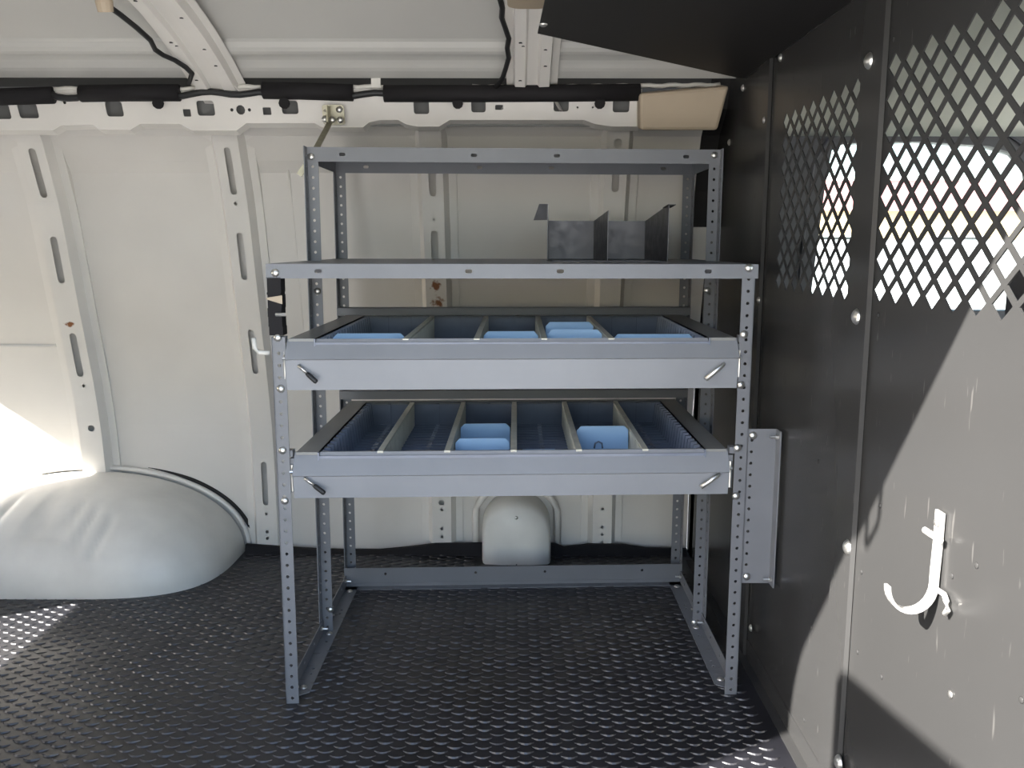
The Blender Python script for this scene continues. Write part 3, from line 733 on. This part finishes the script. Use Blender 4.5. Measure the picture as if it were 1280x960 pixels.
# ------------------------------------------------------------------ trays
def tray(zt, xl, xr, h1, h2, label, bottom, div_fr, name):
    """zt: rim height, h1: depth of the sloping lip, h2: depth of the apron below"""
    root = empty('bin_tray', rackpt((.5,2.1,bottom)), label, 'tray', 'sliding trays in the rack')
    yf, yr = YF+.004, 2.40
    mb = MB(rackpt)
    mb.sheet([(yf+.020,zt-.001),(yf+.010,zt),(yf-.018,zt-h1),(yf-.012,zt-h1-.003),(yf-.006,zt-h1-h2),(yf+.024,zt-h1-h2)], xl, xr, .0018)
    mb.build('front_lip', m_tray, root)
    for x, in ((xl,),(xr-.0018,)):
        mb = MB(rackpt); mb.box(x,x+.0018,yf+.006,yr+.03,bottom-.006,zt-.012); mb.build('side_plate', m_tray, root)
    # tub: rim, ribbed walls, ribbed floor
    X0, X1 = .088, .908
    tub = MB(rackpt); rz_ = zt+.001
    rim = MB(rackpt)
    rim.box(xl+.004, X0, yf+.004, yr+.03, rz_-.006, rz_); rim.box(X1, xr-.004, yf+.004, yr+.03, rz_-.006, rz_)
    rim.box(X0, X1, yr, yr+.03, rz_-.006, rz_)
    tub.box(X0-.003, X0, yf, yr, bottom, rz_); tub.box(X1, X1+.003, yf, yr, bottom, rz_); tub.box(X0, X1, yr, yr+.003, bottom, rz_); tub.box(X0, X1, yf+.002, yf+.005, bottom, rz_-.008)
    tub.box(X0, X1, yf, yr, bottom-.003, bottom)
    tb_ = tub.build('tub', m_tub, root); rim.build('rim', m_rim, tb_)
    y = yf+.02
    while y < yr-.01:
        rbm = MB(rackpt)
        for xa, s in ((X0,1),(X1,-1)):
            rbm.hexa([(xa,y,bottom),(xa+s*.020,y+.004,bottom),(xa+s*.020,y+.010,bottom),(xa,y+.015,bottom)],
                     [(xa,y,rz_-.002),(xa+s*.013,y+.004,rz_-.003),(xa+s*.013,y+.010,rz_-.003),(xa,y+.015,rz_-.002)])
        rbm.box(X0+.012, X1-.012, y+.004, y+.010, bottom, bottom+.008)
        rbm.build('moulded_rib', m_tub, tb_)
        y += .0315
    xs = [X0+(X1-X0)*f for f in div_fr]; allx = [X0]+xs+[X1]
    for a, c in zip(allx, allx[1:]):
        k = 1 if (c-a) < .16 else 2
        for q in range(k):
            xm = a+(c-a)*(q+1)/(k+1)
            rbm = MB(rackpt); rbm.box(xm-.004,xm+.004,yr-.005,yr,bottom,rz_-.004); rbm.box(xm-.005,xm+.005,yf+.01,yr,bottom,bottom+.006)
            rbm.build('moulded_rib', m_tub, tb_)
    # runner clips at both ends and the two latch pins
    for x, s in ((xl,-1),(xr,1)):
        mb = MB(rackpt); mb.box(min(x,x+s*.010),max(x,x+s*.010),yf+.002,yf+.05,zt-.085,zt-.012); mb.box(min(x+s*.002,x+s*.014),max(x+s*.002,x+s*.014),yf+.0,yf+.02,zt-.008,zt+.006); mb.build('runner', m_grey, root)
        mb = MB(rackpt); xx = x+s*.0045; mb.tube([(xx,yf-.001,zt-.082),(xx,yf-.002,zt-.06),(xx,yf-.001,zt-.025)], .0032, 8); mb.tube([(xx-.004,yf-.002,zt-.040),(xx+.004,yf-.002,zt-.040)], .004, 8); mb.build('runner_pin', m_zinc, root)
    return root, X0, X1, yf, yr
def pin(root, pa, pb, grip):
    a = on(*pa, 1, YF-.004); a = on(*pa, 1, YF-.013+SHEAR*a.x); c = on(*pb, 1, YF-.020+SHEAR*a.x)
    if grip:
        m1 = a+(c-a)*.45; s = MB(); s.tube([a+Vector((0,.012,0)),a,m1], .0032, 8); p = s.build('latch_pin', m_zinc, root, True)
        s = MB(); s.tube([m1,m1+(c-m1)*.15,c-(c-m1)*.1,c], [.0035,.0050,.0052,.0035], 10); s.build('grip', m_wire, p, True)
    else:
        s = MB(); s.tube([a+Vector((0,.012,0)),a,a+(c-a)*.12,c], [.003,.003,.0048,.0052], 10); p = s.build('latch_pin', m_zinc, root, True)
UD = (.225,.405,.578,.750); LD = (1/6-.012,2/6-.006,.5,4/6+.004,5/6+.012)
up_, X0, X1, yf, yr = tray(.803, .0285, .9700, .039, .066, 'upper grey steel tray with ribbed slate bin and latch pins, below the middle shelf', .733, UD, 'upper')
lw_, *_ = tray(.5625, .0350, .9600, .045, .051, 'lower grey steel tray with ribbed slate bin, nearer the floor', .494, LD, 'lower')
pin(up_, (373,457), (396,478), True); pin(up_, (905,455), (882,474), False)
pin(lw_, (381,598), (406,617), True); pin(lw_, (899,593), (876,609), False)

def divider(x, zt, bottom, label, group):
    root = empty('slotted_divider', rackpt((x,2.1,bottom)), label, 'divider', group)
    mb = MB(rackpt); mb.box(x-.0035,x+.0035,yf+.008,yr-.004,bottom+.004,zt); mb.box(x-.0062,x+.0062,yf+.008,yr-.004,zt-.002,zt+.003); mb.build('web', m_rail, root)
    mb = MB(rackpt); y = yf+.012
    while y < yr-.012:
        for s in (-1,1): mb.box(min(x+s*.003,x+s*.0072),max(x+s*.003,x+s*.0072),y,y+.008,bottom+.006,zt-.002)
        y += .0165
    tag(mb.build('slot_ribs', m_rail, root), kind='stuff')
ordn = ('first','second','third','fourth','fifth')
for i, f in enumerate(UD): divider(X0+(X1-X0)*f, .800, .733, f'putty coloured slotted divider, {ordn[i]} from the left in the upper tray', 'dividers in the upper tray')
for i, f in enumerate(LD): divider(X0+(X1-X0)*f, .561, .494, f'putty coloured slotted divider, {ordn[i]} from the left in the lower tray', 'dividers in the lower tray')
def card(xa, xb, y, zb, zt, lean, label, knob=None):
    mb = MB(rackpt); c = .010
    mb.plate([(xa,zb),(xb,zb),(xb,zt-c),(xb-c,zt),(xa+c,zt),(xa,zt-c)], [], lambda u,v,d: (u, y+d+(v-zb)*lean, v), .0022)
    o = mb.build('blue_card', m_blue)
    tag(o, label, 'divider card', 'blue divider cards')
    if knob is not None:
        k = MB(rackpt); k.tube([(knob-.010,y-.001,zb+.020),(knob-.008,y-.002,zb+.032),(knob,y-.002,zb+.036),(knob+.008,y-.002,zb+.032),(knob+.010,y-.001,zb+.020)], .0022, 6); k.build('finger_loop', m_tub, o, True)
def sec(fr, i, gap=.010):
    a = [0]+list(fr)+[1]; return X0+(X1-X0)*a[i]+gap, X0+(X1-X0)*a[i+1]-gap
S = sec(UD,0,.012); card(S[0]+.004,S[1],1.90,.737,.8055,0,'long blue card at the far left of the upper tray')
S = sec(UD,2); card(S[0],S[1],1.93,.737,.8065,0,'pale blue card between second and third divider of the upper tray')
S = sec(UD,3); card(S[0],S[1],1.92,.737,.811,0,'nearer of the two blue cards in the fourth section, upper tray'); card(S[0]+.001,S[1]-.006,2.07,.737,.815,0,'farther of the two blue cards in the fourth section, upper tray')
S = sec(UD,4,.012); card(S[0],S[1]-.004,1.885,.737,.804,0,'long blue card at the far right of the upper tray')
S = sec(LD,2); card(S[0],S[1],1.915,.498,.566,.05,'front blue card in the third section of the lower tray'); card(S[0],S[1],2.10,.498,.562,.05,'rear blue card in the third section of the lower tray')
S = sec(LD,3); card(S[0],S[1]-.03,1.855,.498,.5545,0,'low pale blue card barely showing in the fourth section, lower tray')
S = sec(LD,4); card(S[0],S[1],2.02,.498,.570,.08,'blue card with a finger loop in the fifth section of the lower tray', (S[0]+S[1])/2-.01)

# ------------------------------------------------------------------ folded sheet metal on the middle shelf
gb = empty('sheet_metal_rack', rackpt((.72,2.25,ZMS)), 'folded galvanised sheet metal divider rack standing on the middle shelf', 'rack')
def gx(px, py, y): return on(px, py, 1, y)
yk, yf2 = 2.44, 2.12
xL, xM, xR = gx(685,300,yk).x, gx(742,300,yk).x, gx(806,300,yk).x
hb_ = gx(700,276,yk).z
mb = MB(); mb.box(xL,xR,yk,yk+.0015,ZMS+.001,hb_); mb.build('back_panel', m_galv, gb)
mb = MB(); mb.box(xL,xR,yf2,yk,ZMS+.0005,ZMS+.002); mb.build('base_plate', m_galv, gb)
def side(x, hf, name, y0=yf2, xf=None):
    mb = MB(); xf = x if xf is None else xf
    mb.hexa([(xf,y0,ZMS+.001),(x,yk,ZMS+.001),(x,yk,hb_),(xf,y0,hf)], [(xf+.0015,y0,ZMS+.001),(x+.0015,yk,ZMS+.001),(x+.0015,yk,hb_),(xf+.0015,y0,hf)])
    return mb.build(name, m_galv, gb)
zl = gx(684,255,yf2).z
side(xL, zl, 'side_plate', xf=gx(684,290,yf2).x); side(xM, gx(760,263,yf2).z, 'divider_plate', xf=gx(759.5,290,yf2).x); side(xR, zl, 'side_plate', xf=gx(835,290,yf2).x)
a = gx(684,275,yf2); mb = MB(); c = gx(667,275,yf2-.03); d = gx(674,255,yf2)
mb.hexa([(a.x,yf2,a.z),(c.x,yf2-.01,c.z),(d.x,yf2,zl),(a.x,yf2,zl)], [(a.x,yf2+.0015,a.z),(c.x,yf2-.0085,c.z),(d.x,yf2+.0015,zl),(a.x,yf2+.0015,zl)]); mb.build('lip', m_galv, gb)
a = gx(835,255,yf2); c = gx(845,255,yf2); mb = MB(); mb.hexa([(a.x,yf2,zl),(c.x,yf2,zl),(c.x-.006,yf2+.04,zl-.006),(a.x-.006,yf2+.04,zl-.006)],[(a.x,yf2,zl-.0015),(c.x,yf2,zl-.0015),(c.x-.006,yf2+.04,zl-.0075),(a.x-.006,yf2+.04,zl-.0075)]); mb.build('lip', m_galv, gb)
mb = MB(); mb.box(a.x,a.x+.0015,yf2,yf2+.0015,ZMS+.001,zl); 

# ------------------------------------------------------------------ outside
GZ = -.62
g = MB(); g.box(-60,80,-60,80,GZ-.05,GZ); tag(g.build('ground', m_conc), 'pale concrete yard outside the van', None, None, 'structure')
bd = empty('shop_building', (20,40,GZ), 'low shop building with a red fascia across the yard', 'building')
for nm, z0, z1, m in (('wall',GZ,2.55,m_byel),('fascia',2.55,3.85,m_bred)):
    s = MB(); s.box(6,34,40-(.3 if nm == 'fascia' else 0),48,z0,z1); s.build(nm, m, bd)
s = MB(); s.box(6,34,39.6,48,3.85,4.0); s.build('roof_edge', m_bwhite, bd)
for k in range(5):
    s = MB(); s.box(9+5*k,11.6+5*k,39.93,40.02,-.1,1.5); w_ = s.build('window', m_bwhite, bd)
    s = MB(); s.box(9.1+5*k,11.5+5*k,39.90,39.96,0,1.4); s.build('pane', m_darkglass, w_)
cr = empty('parked_van', (5.2,9.8,GZ), 'white panel van parked outside the cab window', 'van')
s = MB(); body = [(1.9,-.30),(7.9,-.30),(7.95,.15),(7.75,.38),(7.3,.46),(6.85,1.0),(6.6,1.06),(2.0,1.06),(1.88,.9)]
s.plate(body, [], lambda u,v,d: (u, 9.0+d+(.12 if v > .5 else 0)*(1 if d < .5 else -1), v), 1.75); s.build('body', m_carw, cr, bevel=.04)
s = MB(); s.plate([(6.3,.48),(7.0,.48),(6.75,.90),(6.3,.92)], [], lambda u,v,d: (u, 8.985+d+(v-.5)*.25, v), .05); s.build('side_window', m_darkglass, cr)
for x in (2.75,6.85):
    for y in (9.0,10.55):
        s = MB(); s.lathe([(.2,0),(.31,.01),(.33,.05),(.33,.17),(.31,.2)], (x,y-.02,GZ+.33), (0,1,0), 20); s.build('wheel', m_tyre, cr)

for o in bpy.data.objects:
    if '_o' in o: del o['_o']
